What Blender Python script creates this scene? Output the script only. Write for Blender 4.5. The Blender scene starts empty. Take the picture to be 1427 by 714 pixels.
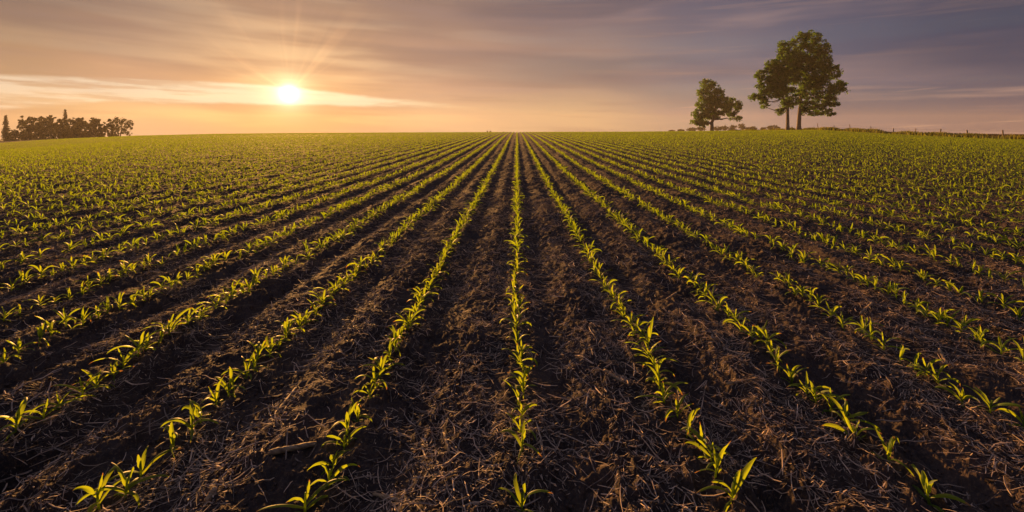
import bpy, math, random
import numpy as np
from math import radians as R, pi

# ------------------------------------------------------------------ scene, camera, world, sun
scn = bpy.context.scene
COL = scn.collection
F, X0, Y0, EYE = 640.0, 720.5, 181.0, 1.377      # picture measures: focal length in px, vanishing point, eye height

cam_d = bpy.data.cameras.new("camera")
cam = bpy.data.objects.new("camera", cam_d)
COL.objects.link(cam)
cam.location = (0, 0, EYE)
cam.rotation_euler = (R(90), 0, 0)
cam_d.sensor_width = 36
cam_d.lens = 36 * F / 1427
cam_d.shift_y = -(357 - Y0) / 1427
cam_d.shift_x = -(X0 - 713.5) / 1427
cam_d.clip_start = 0.05
cam_d.clip_end = 20000
scn.camera = cam

SUN_AZ, SUN_EL = R(-26.4), R(6.3)
scn.view_settings.view_transform = 'Standard'
scn.view_settings.look = 'None'
scn.view_settings.exposure = 1.25
scn.view_settings.gamma = 1
scn.view_settings.use_curve_mapping = False
scn.cycles.max_bounces = 6
scn.cycles.transparent_max_bounces = 8
scn.cycles.volume_bounces = 0
scn.cycles.sample_clamp_indirect = 4
scn.cycles.use_denoising = True


class NT:
    """small node-tree writer"""
    def __init__(s, tree):
        s.t = tree
        tree.nodes.clear()

    def n(s, typ, ins=None, **kw):
        nd = s.t.nodes.new(typ)
        for k, v in kw.items():
            setattr(nd, k, v)
        for k, v in (ins or {}).items():
            if isinstance(v, bpy.types.NodeSocket):
                s.t.links.new(v, nd.inputs[k])
            else:
                nd.inputs[k].default_value = v
        return nd

    def m(s, op, a, b=None, c=None, clamp=False):
        ins = {0: a}
        if b is not None: ins[1] = b
        if c is not None: ins[2] = c
        return s.n('ShaderNodeMath', ins, operation=op, use_clamp=clamp).outputs[0]

    def mix(s, f, a, b, typ='MIX'):
        nd = s.t.nodes.new('ShaderNodeMix')
        nd.data_type = 'RGBA'
        nd.blend_type = typ
        for i, v in ((0, f), (6, a), (7, b)):
            if isinstance(v, bpy.types.NodeSocket): s.t.links.new(v, nd.inputs[i])
            elif i == 0: nd.inputs[0].default_value = v
            else: nd.inputs[i].default_value = (*v[:3], 1)
        return nd.outputs[2]

    def ramp(s, f, stops, interp='LINEAR'):
        nd = s.t.nodes.new('ShaderNodeValToRGB')
        nd.color_ramp.interpolation = interp
        el = nd.color_ramp.elements
        while len(el) > 1: el.remove(el[-1])
        el[0].position = stops[0][0]; el[0].color = col4(stops[0][1])
        for p, c in stops[1:]:
            e = el.new(p); e.color = col4(c)
        s.t.links.new(f, nd.inputs[0])
        return nd.outputs[0]

    def step(s, v, a, b, lo=0.0, hi=1.0):
        nd = s.n('ShaderNodeMapRange', {0: v, 1: a, 2: b, 3: lo, 4: hi}, interpolation_type='SMOOTHSTEP')
        return nd.outputs[0]


def col4(c):
    return (c, c, c, 1) if isinstance(c, (int, float)) else (*c[:3], 1)


def srgb(r, g, b):
    return tuple(((v / 255 + 0.055) / 1.055) ** 2.4 if v > 10 else v / 255 / 12.92 for v in (r, g, b))


# ---- world: clear Nishita dusk sky seen through a nearly closed deck of soft cloud
world = bpy.data.worlds.new("World")
scn.world = world
world.use_nodes = True
W = NT(world.node_tree)
sky = W.n('ShaderNodeTexSky', sky_type='NISHITA', sun_disc=False, sun_elevation=SUN_EL, sun_rotation=SUN_AZ,
          altitude=200, air_density=1.0, dust_density=2.0, ozone_density=1.5)
bg_clear = W.n('ShaderNodeBackground', {'Color': sky.outputs[0], 'Strength': 0.055})
tc = W.n('ShaderNodeTexCoord')
sep = W.n('ShaderNodeSeparateXYZ', {0: tc.outputs['Generated']})
dx, dy, dz = sep.outputs
az = W.m('ARCTAN2', dx, dy)
hor = W.m('SQRT', W.m('ADD', W.m('MULTIPLY', dx, dx), W.m('MULTIPLY', dy, dy)))
w = W.m('DIVIDE', dz, W.m('MAXIMUM', hor, 0.02))          # tangent of elevation
t = W.m('ADD', W.m('DIVIDE', az, 2 * pi), 0.5)
TS = [.3656, .3914, .427, .4706, .5197, .5656, .6025, .6328]
def azramp(cols, back):
    st = [(0.0, srgb(*back)), (.25, tuple(0.75 * a for a in srgb(*cols[0])))]
    st += [(p, srgb(*c)) for p, c in zip(TS, cols)]
    st += [(.75, tuple(0.8 * a for a in srgb(*cols[-1]))), (1.0, srgb(*back))]
    return W.ramp(t, st, 'B_SPLINE' if False else 'EASE')
low = azramp([(213, 172, 128), (226, 182, 138), (242, 178, 122), (232, 186, 144), (216, 178, 138), (178, 152, 134), (130, 114, 118), (106, 94, 106)], (84, 88, 116))
mid = azramp([(182, 143, 112), (206, 158, 126), (240, 182, 132), (212, 164, 134), (176, 142, 126), (138, 124, 130), (108, 104, 122), (78, 78, 100)], (82, 88, 116))
high = azramp([(124, 104, 94), (140, 116, 104), (156, 126, 112), (150, 122, 112), (130, 112, 116), (106, 97, 112), (86, 84, 106), (50, 55, 78)], (78, 84, 112))
f1 = W.step(w, 0.015, 0.12)
f2 = W.step(w, 0.10, 0.28)
f3 = W.step(w, 0.28, 0.9)
c = W.mix(f1, low, mid)
c = W.mix(f2, c, high)
c = W.mix(f3, c, srgb(130, 137, 172))
# soft wind-drawn streaks
def streak(sx, sy, tilt, seed, detail=3, rough=.55, dist=0.0):
    v = W.m('ADD', W.m('MULTIPLY', w, sy), W.m('MULTIPLY', az, tilt))
    vec = W.n('ShaderNodeCombineXYZ', {0: W.m('MULTIPLY', az, sx), 1: v, 2: seed})
    return W.n('ShaderNodeTexNoise', {'Vector': vec.outputs[0], 'Scale': 1.0, 'Detail': detail, 'Roughness': rough, 'Distortion': dist}).outputs[0]
s1 = streak(2.2, 19, .5, 3.1)
s2 = streak(3.0, 60, 1.2, 8.7, 4)
s3 = streak(1.5, 11, .3, 5.2, 2)
right = W.step(az, -0.15, 0.75)
pink = W.m('MULTIPLY', W.step(s1, .50, .70), W.m('MULTIPLY_ADD', right, .50, .22))
pink = W.m('MULTIPLY', pink, W.step(w, .30, .20, 0, 1) if False else 1.0)
c = W.mix(pink, c, srgb(176, 144, 136))
dark = W.m('MULTIPLY', W.step(s3, .44, .60), W.m('MULTIPLY_ADD', right, .45, .42))
dark = W.m('MULTIPLY', dark, W.step(w, .06, .14, .35, 1.0))
c = W.mix(dark, c, W.mix(right, srgb(116, 100, 104), srgb(58, 68, 94)))
px_ = W.m('MULTIPLY', W.step(W.m('ABSOLUTE', W.m('SUBTRACT', az, .66)), .24, .02), W.step(W.m('ABSOLUTE', W.m('SUBTRACT', w, W.m('MULTIPLY_ADD', s2, .05, .075))), .035, .0))
c = W.mix(W.m('MULTIPLY', px_, .60), c, srgb(170, 140, 134))
fine = W.m('MULTIPLY', W.step(s2, .52, .74), W.m('MULTIPLY_ADD', right, .34, .30))
c = W.mix(fine, c, W.mix(right, srgb(150, 118, 104), srgb(190, 150, 132)))
# dark bank upper right
bank = W.m('MULTIPLY', W.step(az, .50, .84), W.step(W.m('ABSOLUTE', W.m('SUBTRACT', w, W.m('MULTIPLY_ADD', s3, .10, .08))), .075, .0))
c = W.mix(W.m('MULTIPLY', bank, .85), c, srgb(54, 60, 86))
c = W.mix(W.m('MULTIPLY', W.step(az, .40, .88), W.step(w, .05, .20, 0, .72)), c, srgb(40, 49, 76))
c = W.mix(W.m('MULTIPLY', W.step(az, .1, .6), .22), c, srgb(92, 100, 124))
# glow of the low sun in the cloud
sd = (math.sin(SUN_AZ) * math.cos(R(4.05)), math.cos(SUN_AZ) * math.cos(R(4.05)), math.sin(R(4.05)))
dot = W.n('ShaderNodeVectorMath', {0: tc.outputs['Generated'], 1: sd}, operation='DOT_PRODUCT').outputs['Value']
ang = W.m('ARCCOSINE', W.m('MINIMUM', dot, 0.9999999))
def gauss(sig, amp):
    return W.m('MULTIPLY', W.m('EXPONENT', W.m('MULTIPLY', W.m('MULTIPLY', ang, ang), -1 / (sig * sig))), amp)
c = W.mix(gauss(R(12), .14), c, srgb(255, 178, 104))
# gap under the cloud deck, lit from behind
wob = W.m('MULTIPLY_ADD', streak(5, 9, 0, 1.7, 5, .6), .020, -.010)
wob2 = W.m('MULTIPLY_ADD', streak(16, 60, 0, 4.4, 4, .6), .010, -.005)
top = W.ramp(t, [(.30, .070), (.3656, .078), (.3914, .083), (.415, .086), (.430, .082), (.45, .068), (.475, .056), (.487, .047), (.50, .038)])
bot = W.ramp(t, [(.30, .030), (.3656, .030), (.385, .045), (.427, .049), (.487, .047), (.50, .05)])
wn = W.m('ADD', w, wob)
e1 = W.step(W.m('SUBTRACT', W.m('ADD', w, W.m('ADD', W.m('MULTIPLY', wob, .6), W.m('MULTIPLY', wob2, .8))), top), .0040, -.0030)
e2 = W.step(W.m('SUBTRACT', W.m('ADD', W.m('ADD', w, W.m('MULTIPLY', wob, .5)), wob2), bot), -.0035, .0035)
gap = W.m('MULTIPLY', e1, e2)
gap = W.m('MULTIPLY', gap, W.step(az, .0, -.30))
bars = streak(7, 95, 2.0, 6.6, 5, .62)
bars = W.m('MULTIPLY', W.step(bars, .46, .62), W.m('MAXIMUM', W.step(az, -.42, -.72), W.step(az, -.48, -.20, .25, .85)))
gap = W.m('MULTIPLY', gap, W.m('SUBTRACT', 1.0, W.m('MULTIPLY', bars, .75)))
gapc = W.mix(W.step(az, -.80, -.50), srgb(238, 212, 182), srgb(255, 234, 196))
gapc = W.mix(W.step(az, -.36, -.1), gapc, srgb(252, 216, 166))
c = W.mix(W.m('MULTIPLY', gap, W.step(az, .02, -.35, .75, .95)), c, gapc)
# thin bright slivers low on the right
sl = W.step(streak(4, 120, -6, 12.3, 3, .5), .64, .76)
c = W.mix(W.m('MULTIPLY', W.m('MULTIPLY', sl, W.step(w, .10, .04)), W.step(az, .0, .3, 0, .7)), c, srgb(216, 170, 142))
# sun blazing through the gap
halo = W.n('ShaderNodeMix', data_type='RGBA', blend_type='ADD')
addc = W.mix(1.0, c, W.mix(1.0, srgb(255, 205, 120), (1, 1, 1), 'MULTIPLY'))
phi_ = W.m('ARCTAN2', W.m('SUBTRACT', w, .0708), W.m('SUBTRACT', az, SUN_AZ))
rvec = W.n('ShaderNodeCombineXYZ', {0: W.m('MULTIPLY', phi_, 5.0), 1: W.m('MULTIPLY', ang, 2.0), 2: 2.2}).outputs[0]
rn = W.n('ShaderNodeTexNoise', {'Vector': rvec, 'Scale': 1.0, 'Detail': 3, 'Roughness': .6}).outputs[0]
rays = W.m('MULTIPLY', W.m('MULTIPLY', W.step(rn, .45, .72), W.step(W.m('SINE', phi_), .1, .6)), gauss(R(8), .30))
g2 = W.n('ShaderNodeVectorMath', {0: (1.0, .50, .18), 3: W.m('ADD', gauss(R(5.0), .05), rays)}, operation='SCALE').outputs[0]
g1 = W.n('ShaderNodeVectorMath', {0: (1.0, .80, .45), 3: gauss(R(2.6), .45)}, operation='SCALE').outputs[0]
g0 = W.n('ShaderNodeVectorMath', {0: (1.0, .92, .70), 3: W.m('ADD', gauss(R(.62), 3.5), gauss(R(1.25), .8))}, operation='SCALE').outputs[0]
def vadd(a, b):
    return W.n('ShaderNodeVectorMath', {0: a, 1: b}, operation='ADD').outputs[0]
c = vadd(vadd(vadd(c, g2), g1), g0)
bg_cloud = W.n('ShaderNodeBackground', {'Color': c, 'Strength': 0.385})
cover = W.m('MULTIPLY_ADD', W.step(s1, .35, .55), .05, .93)
mx = W.n('ShaderNodeMixShader', {0: cover, 1: bg_clear.outputs[0], 2: bg_cloud.outputs[0]})
W.n('ShaderNodeOutputWorld', {'Surface': mx.outputs[0]})

sun_d = bpy.data.lights.new("sun", 'SUN')
sun_d.energy = 5.0
sun_d.angle = R(0.6)
sun_d.color = (1.0, 0.47, 0.125)
sun = bpy.data.objects.new("sun", sun_d)
COL.objects.link(sun)
sun.rotation_euler = (R(90) - SUN_EL, 0, -SUN_AZ + pi)    # light travels from the sun towards the camera

# ------------------------------------------------------------------ helpers
rng = np.random.default_rng(7)


def mesh(name, v, f, mat=None, uv=None, rnd=None, smooth=True, tri=False):
    v = np.asarray(v, np.float32); f = np.asarray(f, np.int32)
    k = 3 if tri else 4
    me = bpy.data.meshes.new(name)
    me.vertices.add(len(v)); me.vertices.foreach_set('co', v.ravel())
    me.loops.add(f.size); me.loops.foreach_set('vertex_index', f.ravel())
    me.polygons.add(len(f))
    me.polygons.foreach_set('loop_start', np.arange(0, f.size, k, dtype=np.int32))
    me.polygons.foreach_set('loop_total', np.full(len(f), k, np.int32))
    if uv is not None:
        l = me.uv_layers.new(name='UVMap')
        l.data.foreach_set('uv', np.asarray(uv, np.float32)[f.ravel()].ravel())
    if rnd is not None:
        a = me.attributes.new('rnd', 'FLOAT', 'POINT')
        a.data.foreach_set('value', np.asarray(rnd, np.float32))
    me.update(calc_edges=True)
    me.polygons.foreach_set('use_smooth', np.full(len(f), smooth, bool))
    if mat: me.materials.append(mat)
    return me


def link(name, data, parent=None, loc=None):
    o = bpy.data.objects.new(name, data)
    COL.objects.link(o)
    if parent: o.parent = parent
    if loc is not None: o.location = loc
    return o


def tag(o, label, cat, group=None, kind=None):
    o['label'] = label
    if cat: o['category'] = cat
    if group: o['group'] = group
    if kind: o['kind'] = kind
    return o


class Geo:
    """collects numpy pieces into one mesh of quads"""
    def __init__(s): s.v = []; s.f = []; s.uv = []; s.r = []; s.n = 0
    def add(s, v, f, uv=None, r=0.0):
        v = np.asarray(v, float)
        s.v.append(v); s.f.append(np.asarray(f) + s.n)
        s.uv.append(np.zeros((len(v), 2)) if uv is None else uv)
        s.r.append(np.full(len(v), r) if np.isscalar(r) else r); s.n += len(v)
    def mesh(s, name, mat, smooth=True):
        return mesh(name, np.vstack(s.v), np.vstack(s.f), mat, np.vstack(s.uv), np.concatenate(s.r), smooth)


def hash2(ix, iy, seed):
    h = (ix.astype(np.int64) * 374761393 + iy.astype(np.int64) * 668265263 + seed * 1442695041) & 0xffffffff
    h = ((h ^ (h >> 13)) * 1274126177) & 0xffffffff
    h = ((h ^ (h >> 16)) * 2246822519) & 0xffffffff
    return ((h ^ (h >> 15)) & 0xffffff) / float(0xffffff)


def vnoise(x, y, seed=0):
    x0 = np.floor(x); y0 = np.floor(y)
    fx = x - x0; fy = y - y0
    fx = fx * fx * fx * (fx * (fx * 6 - 15) + 10); fy = fy * fy * fy * (fy * (fy * 6 - 15) + 10)
    a = hash2(x0, y0, seed); b = hash2(x0 + 1, y0, seed); c_ = hash2(x0, y0 + 1, seed); d = hash2(x0 + 1, y0 + 1, seed)
    return (a + (b - a) * fx) * (1 - fy) + (c_ + (d - c_) * fx) * fy      # 0..1


# ------------------------------------------------------------------ terrain shape
QU = np.array([-8, -1.6, -1.13, -.98, -.83, -.66, -.5, -.25, 0, .25, .5, .62, .66, .73, .80, .88, 1.05, 1.25, 1.7, 8])
QV = np.array([-5, -3.6, -1.95, -.85, -.10, .36, .55, .70, .80, .88, 1.12, 1.26, 1.28, .98, .70, .46, .12, -.05, -.5, -1.5])
SZ = np.array([-1e4, 0, 10, 15, 21, 36, 60, 80, 100, 1e5]); SV = np.array([0, 0, 0, .03, .12, .38, .72, .9, 1.0, 1.0])


def sm_interp(x, xs, vs):
    i = np.clip(np.searchsorted(xs, x) - 1, 0, len(xs) - 2)
    m = np.gradient(vs, xs)
    h = xs[i + 1] - xs[i]; tt = np.clip((x - xs[i]) / h, 0, 1)
    return ((2 * tt**3 - 3 * tt**2 + 1) * vs[i] + (tt**3 - 2 * tt**2 + tt) * h * m[i]
            + (-2 * tt**3 + 3 * tt**2) * vs[i + 1] + (tt**3 - tt**2) * h * m[i + 1])


def terrain(X, Z):
    X = np.asarray(X, float); Z = np.asarray(Z, float)
    u = np.clip(X / np.maximum(Z, 5.0), -8, 8)
    S = np.clip(np.interp(Z, SZ, SV), 0, 1)
    d = np.maximum(Z - 85, 0)
    fall = np.where(d < 66, .00015 * d * d, .00015 * 66 * 66 + .0198 * (d - 66))
    back = np.maximum(-Z - 20, 0) * .01
    return np.interp(u, QU, QV) * S - fall - back


# row positions
def rowx(k):
    a = np.abs(k); s = np.sign(k)
    tab = np.interp(a, [0, 1, 2, 3, 4, 5, 6], [0, 1, 1.97, 2.92, 3.86, 4.78, 5.70])
    return s * np.where(a > 6, 5.70 + (a - 6) * .93, tab) * .762
ROWS = {k: float(rowx(np.array(k))) for k in range(-185, 91)}
RK = np.array(sorted(ROWS)); RX = np.array([ROWS[k] for k in RK])


def soil(X, Z):
    """small relief of the tilled soil"""
    X = np.asarray(X, float); Z = np.asarray(Z, float)
    i = np.clip(np.searchsorted(RX, X), 1, len(RX) - 1)
    wdt = RX[i] - RX[i - 1]
    p = np.clip((X - RX[i - 1]) / wdt, 0, 1)              # 0..1 across the gap
    g = hash2(i, i * 0 + 3, 11)
    lw = vnoise(X * 3, Z * .9, 21)
    h = -.030 * np.exp(-((p - .30) / .12)**2) * (.4 + 1.1 * g) * (.5 + lw)
    h += .022 * np.exp(-((p - .62) / .17)**2) * (.3 + 1.4 * vnoise(X * 2.0, Z * .8, 22))
    h += .020 * np.exp(-((p - .08) / .06)**2) * vnoise(X * 4, Z * 2, 23) + .012 * np.exp(-((p - .93) / .06)**2)
    h += .026 * (vnoise(X * 1.7, Z * 1.3, 1) - .5)
    h += .022 * (vnoise(X * 5.5, Z * 4.0, 2) - .5)
    cl = vnoise(X * 2.1, Z * 1.7, 9)
    a = .5 + 1.3 * cl
    h += a * .020 * (np.abs(vnoise(X * 14, Z * 12, 3) - .5) * -2 + .5)
    h += a * .013 * (vnoise(X * 31, Z * 29, 4) - .5)
    h += a * .008 * (vnoise(X * 75, Z * 70, 5) - .5)
    h += a * .004 * (vnoise(X * 160, Z * 160, 6) - .5)
    return 1.35 * h * np.clip(1.2 - Z / 120, .2, 1)


def ground(X, Z): return terrain(X, Z) + soil(X, Z)

# ------------------------------------------------------------------ materials
def material(name):
    m_ = bpy.data.materials.new(name); m_.use_nodes = True
    return m_, NT(m_.node_tree)


def mat_soil():
    m_, N = material('soil')
    g = N.n('ShaderNodeNewGeometry'); P = g.outputs['Position']
    n1 = N.n('ShaderNodeTexNoise', {'Vector': P, 'Scale': 3.0, 'Detail': 6, 'Roughness': .65}).outputs[0]
    n2 = N.n('ShaderNodeTexNoise', {'Vector': P, 'Scale': 90.0, 'Detail': 4, 'Roughness': .7}).outputs[0]
    n3 = N.n('ShaderNodeTexNoise', {'Vector': P, 'Scale': 420.0, 'Detail': 2, 'Roughness': .7}).outputs[0]
    c1 = N.mix(N.step(n1, .35, .65), (.026, .020, .020), (.056, .039, .033))
    c2 = N.mix(N.step(n2, .48, .72, 0, .65), c1, (.16, .10, .06))
    sx = N.n('ShaderNodeSeparateXYZ', {0: P}).outputs
    # pasture past the fence
    wob_ = N.m('MULTIPLY_ADD', n1, 1.5, sx[0])
    past = N.step(wob_, 66.2, 67.8)
    c3 = N.mix(past, c2, N.mix(N.step(n1, .4, .6), (.040, .042, .020), (.075, .060, .030)))
    far = N.step(N.m('MULTIPLY_ADD', n1, 8, sx[1]), 128, 140)
    c3 = N.mix(far, c3, (.055, .06, .02))
    bh = N.m('ADD', N.m('MULTIPLY', n2, 1.0), N.m('MULTIPLY', n3, .35))
    b = N.n('ShaderNodeBump', {'Height': bh, 'Strength': .9, 'Distance': .006})
    p = N.n('ShaderNodeBsdfPrincipled', {'Base Color': c3, 'Roughness': .93, 'Normal': b.outputs[0], 'Specular IOR Level': .25})
    N.n('ShaderNodeOutputMaterial', {'Surface': p.outputs[0]})
    return m_


def mat_leaf(name, base, trans, tf=.5, tip=True, rough=.52, spec=.32):
    m_, N = material(name)
    at = N.n('ShaderNodeAttribute', attribute_name='rnd').outputs['Fac']
    oi = N.n('ShaderNodeObjectInfo').outputs['Random']
    r = N.m('FRACT', N.m('ADD', at, oi))
    b = N.mix(r, tuple(x * .72 for x in base), (base[0] * 1.4, base[1] * 1.22, base[2] * 1.1))
    tr = N.mix(r, tuple(x * .85 for x in trans), (trans[0] * 1.2, trans[1] * 1.08, trans[2]))
    if tip:
        uv = N.n('ShaderNodeUVMap', uv_map='UVMap').outputs[0]
        s_ = N.n('ShaderNodeSeparateXYZ', {0: uv}).outputs
        nz = N.n('ShaderNodeTexNoise', {'Vector': N.n('ShaderNodeNewGeometry').outputs['Position'], 'Scale': 120.0, 'Detail': 2}).outputs[0]
        tipf = N.step(N.m('ADD', s_[1], N.m('ADD', N.m('MULTIPLY', r, .22), N.m('MULTIPLY', nz, .14))), 1.08, 1.16)
        b = N.mix(tipf, b, (.34, .19, .07)); tr = N.mix(tipf, tr, (.42, .18, .05))
        vein = N.step(N.m('ABSOLUTE', N.m('SUBTRACT', s_[0], .5)), .07, .02, 0, .45)
        b = N.mix(vein, b, (.16, .22, .08))
        lines = N.m('MULTIPLY', N.step(N.m('SINE', N.m('MULTIPLY', s_[0], 70.0)), -.2, 1.0), .22)
        tr = N.mix(lines, tr, tuple(x * .55 for x in trans))
    p = N.n('ShaderNodeBsdfPrincipled', {'Base Color': b, 'Roughness': rough, 'Specular IOR Level': spec})
    tl = N.n('ShaderNodeBsdfTranslucent', {'Color': tr})
    mxs = N.n('ShaderNodeMixShader', {0: tf, 1: p.outputs[0], 2: tl.outputs[0]})
    N.n('ShaderNodeOutputMaterial', {'Surface': mxs.outputs[0]})
    return m_


def mat_straw(name, a, b):
    m_, N = material(name)
    at = N.n('ShaderNodeAttribute', attribute_name='rnd').outputs['Fac']
    nz = N.n('ShaderNodeTexNoise', {'Vector': N.n('ShaderNodeNewGeometry').outputs['Position'], 'Scale': 60.0, 'Detail': 4, 'Roughness': .7}).outputs[0]
    c_ = N.mix(N.m('ADD', at, N.m('MULTIPLY_ADD', nz, .8, -.4), clamp=True), a, b)
    p = N.n('ShaderNodeBsdfPrincipled', {'Base Color': c_, 'Roughness': .75, 'Specular IOR Level': .3})
    N.n('ShaderNodeOutputMaterial', {'Surface': p.outputs[0]})
    return m_


def mat_bark(name, a, b, scale=6):
    m_, N = material(name)
    P = N.n('ShaderNodeTexCoord').outputs['Object']
    mp = N.n('ShaderNodeMapping', {'Vector': P, 'Scale': (scale, scale, scale * .22)}).outputs[0]
    nz = N.n('ShaderNodeTexNoise', {'Vector': mp, 'Scale': 1.0, 'Detail': 6, 'Roughness': .7}).outputs[0]
    c_ = N.mix(N.step(nz, .35, .65), a, b)
    bmp = N.n('ShaderNodeBump', {'Height': nz, 'Strength': .8, 'Distance': .04})
    p = N.n('ShaderNodeBsdfPrincipled', {'Base Color': c_, 'Roughness': .9, 'Normal': bmp.outputs[0]})
    N.n('ShaderNodeOutputMaterial', {'Surface': p.outputs[0]})
    return m_


M_SOIL = mat_soil()
M_CORN = mat_leaf('corn_leaf', (.058, .125, .014), (.42, .58, .02), .52)
M_FIELD = mat_leaf('corn_leaf_distant', (.054, .120, .010), (.36, .54, .012), .48, tip=False, rough=.6)
M_TREE = mat_leaf('maple_foliage', (.042, .095, .012), (.17, .33, .02), .40, tip=False, rough=.6, spec=.3)
M_FAR = mat_leaf('far_foliage', (.045, .058, .022), (.12, .12, .03), .25, tip=False, rough=.7, spec=.2)
M_CONIF = mat_leaf('conifer_foliage', (.030, .042, .022), (.06, .06, .02), .15, tip=False, rough=.7, spec=.2)
M_GRASS = mat_leaf('verge_grass', (.085, .12, .018), (.30, .32, .03), .40, tip=False, rough=.6, spec=.3)
M_STRAW = mat_straw('straw', (.07, .052, .045), (.74, .55, .39))
M_STALK = mat_straw('dry_stalk', (.13, .085, .055), (.42, .30, .17))
M_BARK = mat_bark('bark', (.08, .06, .046), (.20, .15, .11))
M_POST = mat_bark('weathered_wood', (.13, .10, .08), (.27, .21, .16), 20)

# ------------------------------------------------------------------ the ground: one sheet out past the horizon
us = np.concatenate([-np.geomspace(8, 1.32, 26)[:-1], np.linspace(-1.3, 1.3, 1050), np.geomspace(1.32, 8, 26)[1:]])
zs = [0.9]
while zs[-1] < 130: zs.append(zs[-1] * 1.0052)
while zs[-1] < 700: zs.append(zs[-1] * 1.05)
zr = -np.geomspace(.3, 400, 30)[::-1]
zs = np.concatenate([zr, [.35, .6], zs])
ZZ, UU = np.meshgrid(zs, us, indexing='ij')
wid = np.where(ZZ > .9, ZZ, .9 + (.9 - ZZ))
kf = np.interp(ZZ, [60, 300], [1, .08])
XX = np.sign(UU) * np.where(np.abs(UU) > 1.3, 1.3 + (np.abs(UU) - 1.3) * kf, np.abs(UU)) * wid
gz = ground(XX, ZZ)
GMIN = float(gz.min())
V = np.stack([XX, ZZ, gz], -1).reshape(-1, 3)
nz_, nu = ZZ.shape
idx = np.arange(nz_ * nu).reshape(nz_, nu)
Fq = np.stack([idx[:-1, :-1], idx[:-1, 1:], idx[1:, 1:], idx[1:, :-1]], -1).reshape(-1, 4)
g_ob = link('ground', mesh('ground', V, Fq, M_SOIL))
g_ob['kind'] = 'structure'
g_ob['label'] = 'dark tilled soil of the corn field running over the low crest'

# ------------------------------------------------------------------ corn
def leaf(length, width, phi, th0, droop, twist, ns, na, wave=0.0, fold=.35, side=0.0):
    s_ = np.linspace(0, 1, ns + 1)
    th = th0 - droop * s_**1.35
    ph = phi + side * s_**1.5
    ds = length / ns
    mid_th = (th[1:] + th[:-1]) / 2; mid_ph = (ph[1:] + ph[:-1]) / 2
    c_ = np.zeros((ns + 1, 3))
    c_[1:, 0] = np.cumsum(np.cos(mid_th) * np.cos(mid_ph) * ds)
    c_[1:, 1] = np.cumsum(np.cos(mid_th) * np.sin(mid_ph) * ds)
    c_[1:, 2] = np.cumsum(np.sin(mid_th) * ds)
    tan = np.stack([np.cos(th) * np.cos(ph), np.cos(th) * np.sin(ph), np.sin(th)], 1)
    sd_ = np.stack([-np.sin(ph), np.cos(ph), ph * 0], 1)
    nrm = np.cross(tan, sd_)
    tw = twist * s_
    side_v = sd_ * np.cos(tw)[:, None] + nrm * np.sin(tw)[:, None]
    n_v = np.cross(tan, side_v)
    wd = width * 1.42 * (s_ + .05)**.45 * (1 - s_)**.62 + width * .02
    a = np.linspace(-1, 1, na + 1)
    v = (c_[:, None, :] + side_v[:, None, :] * (a[None, :, None] * wd[:, None, None] / 2)
         - n_v[:, None, :] * (np.abs(a)[None, :, None] * wd[:, None, None] * fold)
         + n_v[:, None, :] * (wave * np.sin(s_ * 17 + phi)[:, None, None] * a[None, :, None]))
    uv = np.stack(np.broadcast_arrays(((a + 1) / 2)[None, :], s_[:, None]), -1).reshape(-1, 2)
    i = np.arange((ns + 1) * (na + 1)).reshape(ns + 1, na + 1)
    f = np.stack([i[:-1, :-1], i[:-1, 1:], i[1:, 1:], i[1:, :-1]], -1).reshape(-1, 4)
    return v.reshape(-1, 3), f, uv


def tube(pts, rad, n=6, closed=True):
    pts = np.asarray(pts, float); rad = np.broadcast_to(np.asarray(rad, float), (len(pts),))
    t_ = np.gradient(pts, axis=0); t_ /= np.linalg.norm(t_, axis=1)[:, None] + 1e-9
    ref = np.array([.31, .23, .92]) if abs(t_[0][2]) < .8 else np.array([.95, .2, .1])
    a = np.cross(t_, ref); a /= np.linalg.norm(a, axis=1)[:, None]
    b = np.cross(t_, a)
    an = np.linspace(0, 2 * pi, n, endpoint=False)
    v = pts[:, None] + rad[:, None, None] * (np.cos(an)[None, :, None] * a[:, None] + np.sin(an)[None, :, None] * b[:, None])
    m_ = len(pts)
    i = np.arange(m_ * n).reshape(m_, n); j = np.roll(i, -1, 1)
    f = np.stack([i[:-1], j[:-1], j[1:], i[1:]], -1).reshape(-1, 4)
    v = v.reshape(-1, 3)
    if closed:
        c0, c1 = len(v), len(v) + 1
        v = np.vstack([v, pts[0], pts[-1]])
        e = [(i[0][(q + 1) % n], i[0][q], c0, c0) for q in range(0)]
        e0 = [(c0, i[0][(q + 2) % n], i[0][(q + 1) % n], i[0][q]) for q in range(0, n, 2)] if n % 2 == 0 else []
        e1 = [(c1, i[-1][q], i[-1][(q + 1) % n], i[-1][(q + 2) % n]) for q in range(0, n, 2)] if n % 2 == 0 else []
        if e0: f = np.vstack([f, np.array(e0), np.array(e1)])
    return v, f


def plant_spec(r):
    """random leaf list of one seedling: V3-V5 corn"""
    n = 6 if r.random() < .7 else 5
    phi = r.uniform(0, pi)
    lens = [.085, .135, .175, .175, .135, .085] if n == 6 else [.095, .150, .180, .150, .095]
    th = [28, 42, 52, 62, 72, 82] if n == 6 else [32, 46, 58, 70, 82]
    dr = [80, 115, 120, 105, 60, 20] if n == 6 else [90, 118, 115, 75, 25]
    out = []
    for i in range(n):
        out.append(dict(h=.012 + .0105 * i, length=lens[i] * r.uniform(.80, 1.10), width=(.0165 + .0026 * min(i, 3)) * r.uniform(.85, 1.2),
                        phi=phi + i * pi + r.normal(0, .38), th0=R(th[i] + r.normal(0, 7)), droop=R(dr[i] * r.uniform(.65, 1.3)),
                        twist=r.normal(0, 1.1), side=r.normal(0, .45)))
    return out


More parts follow.
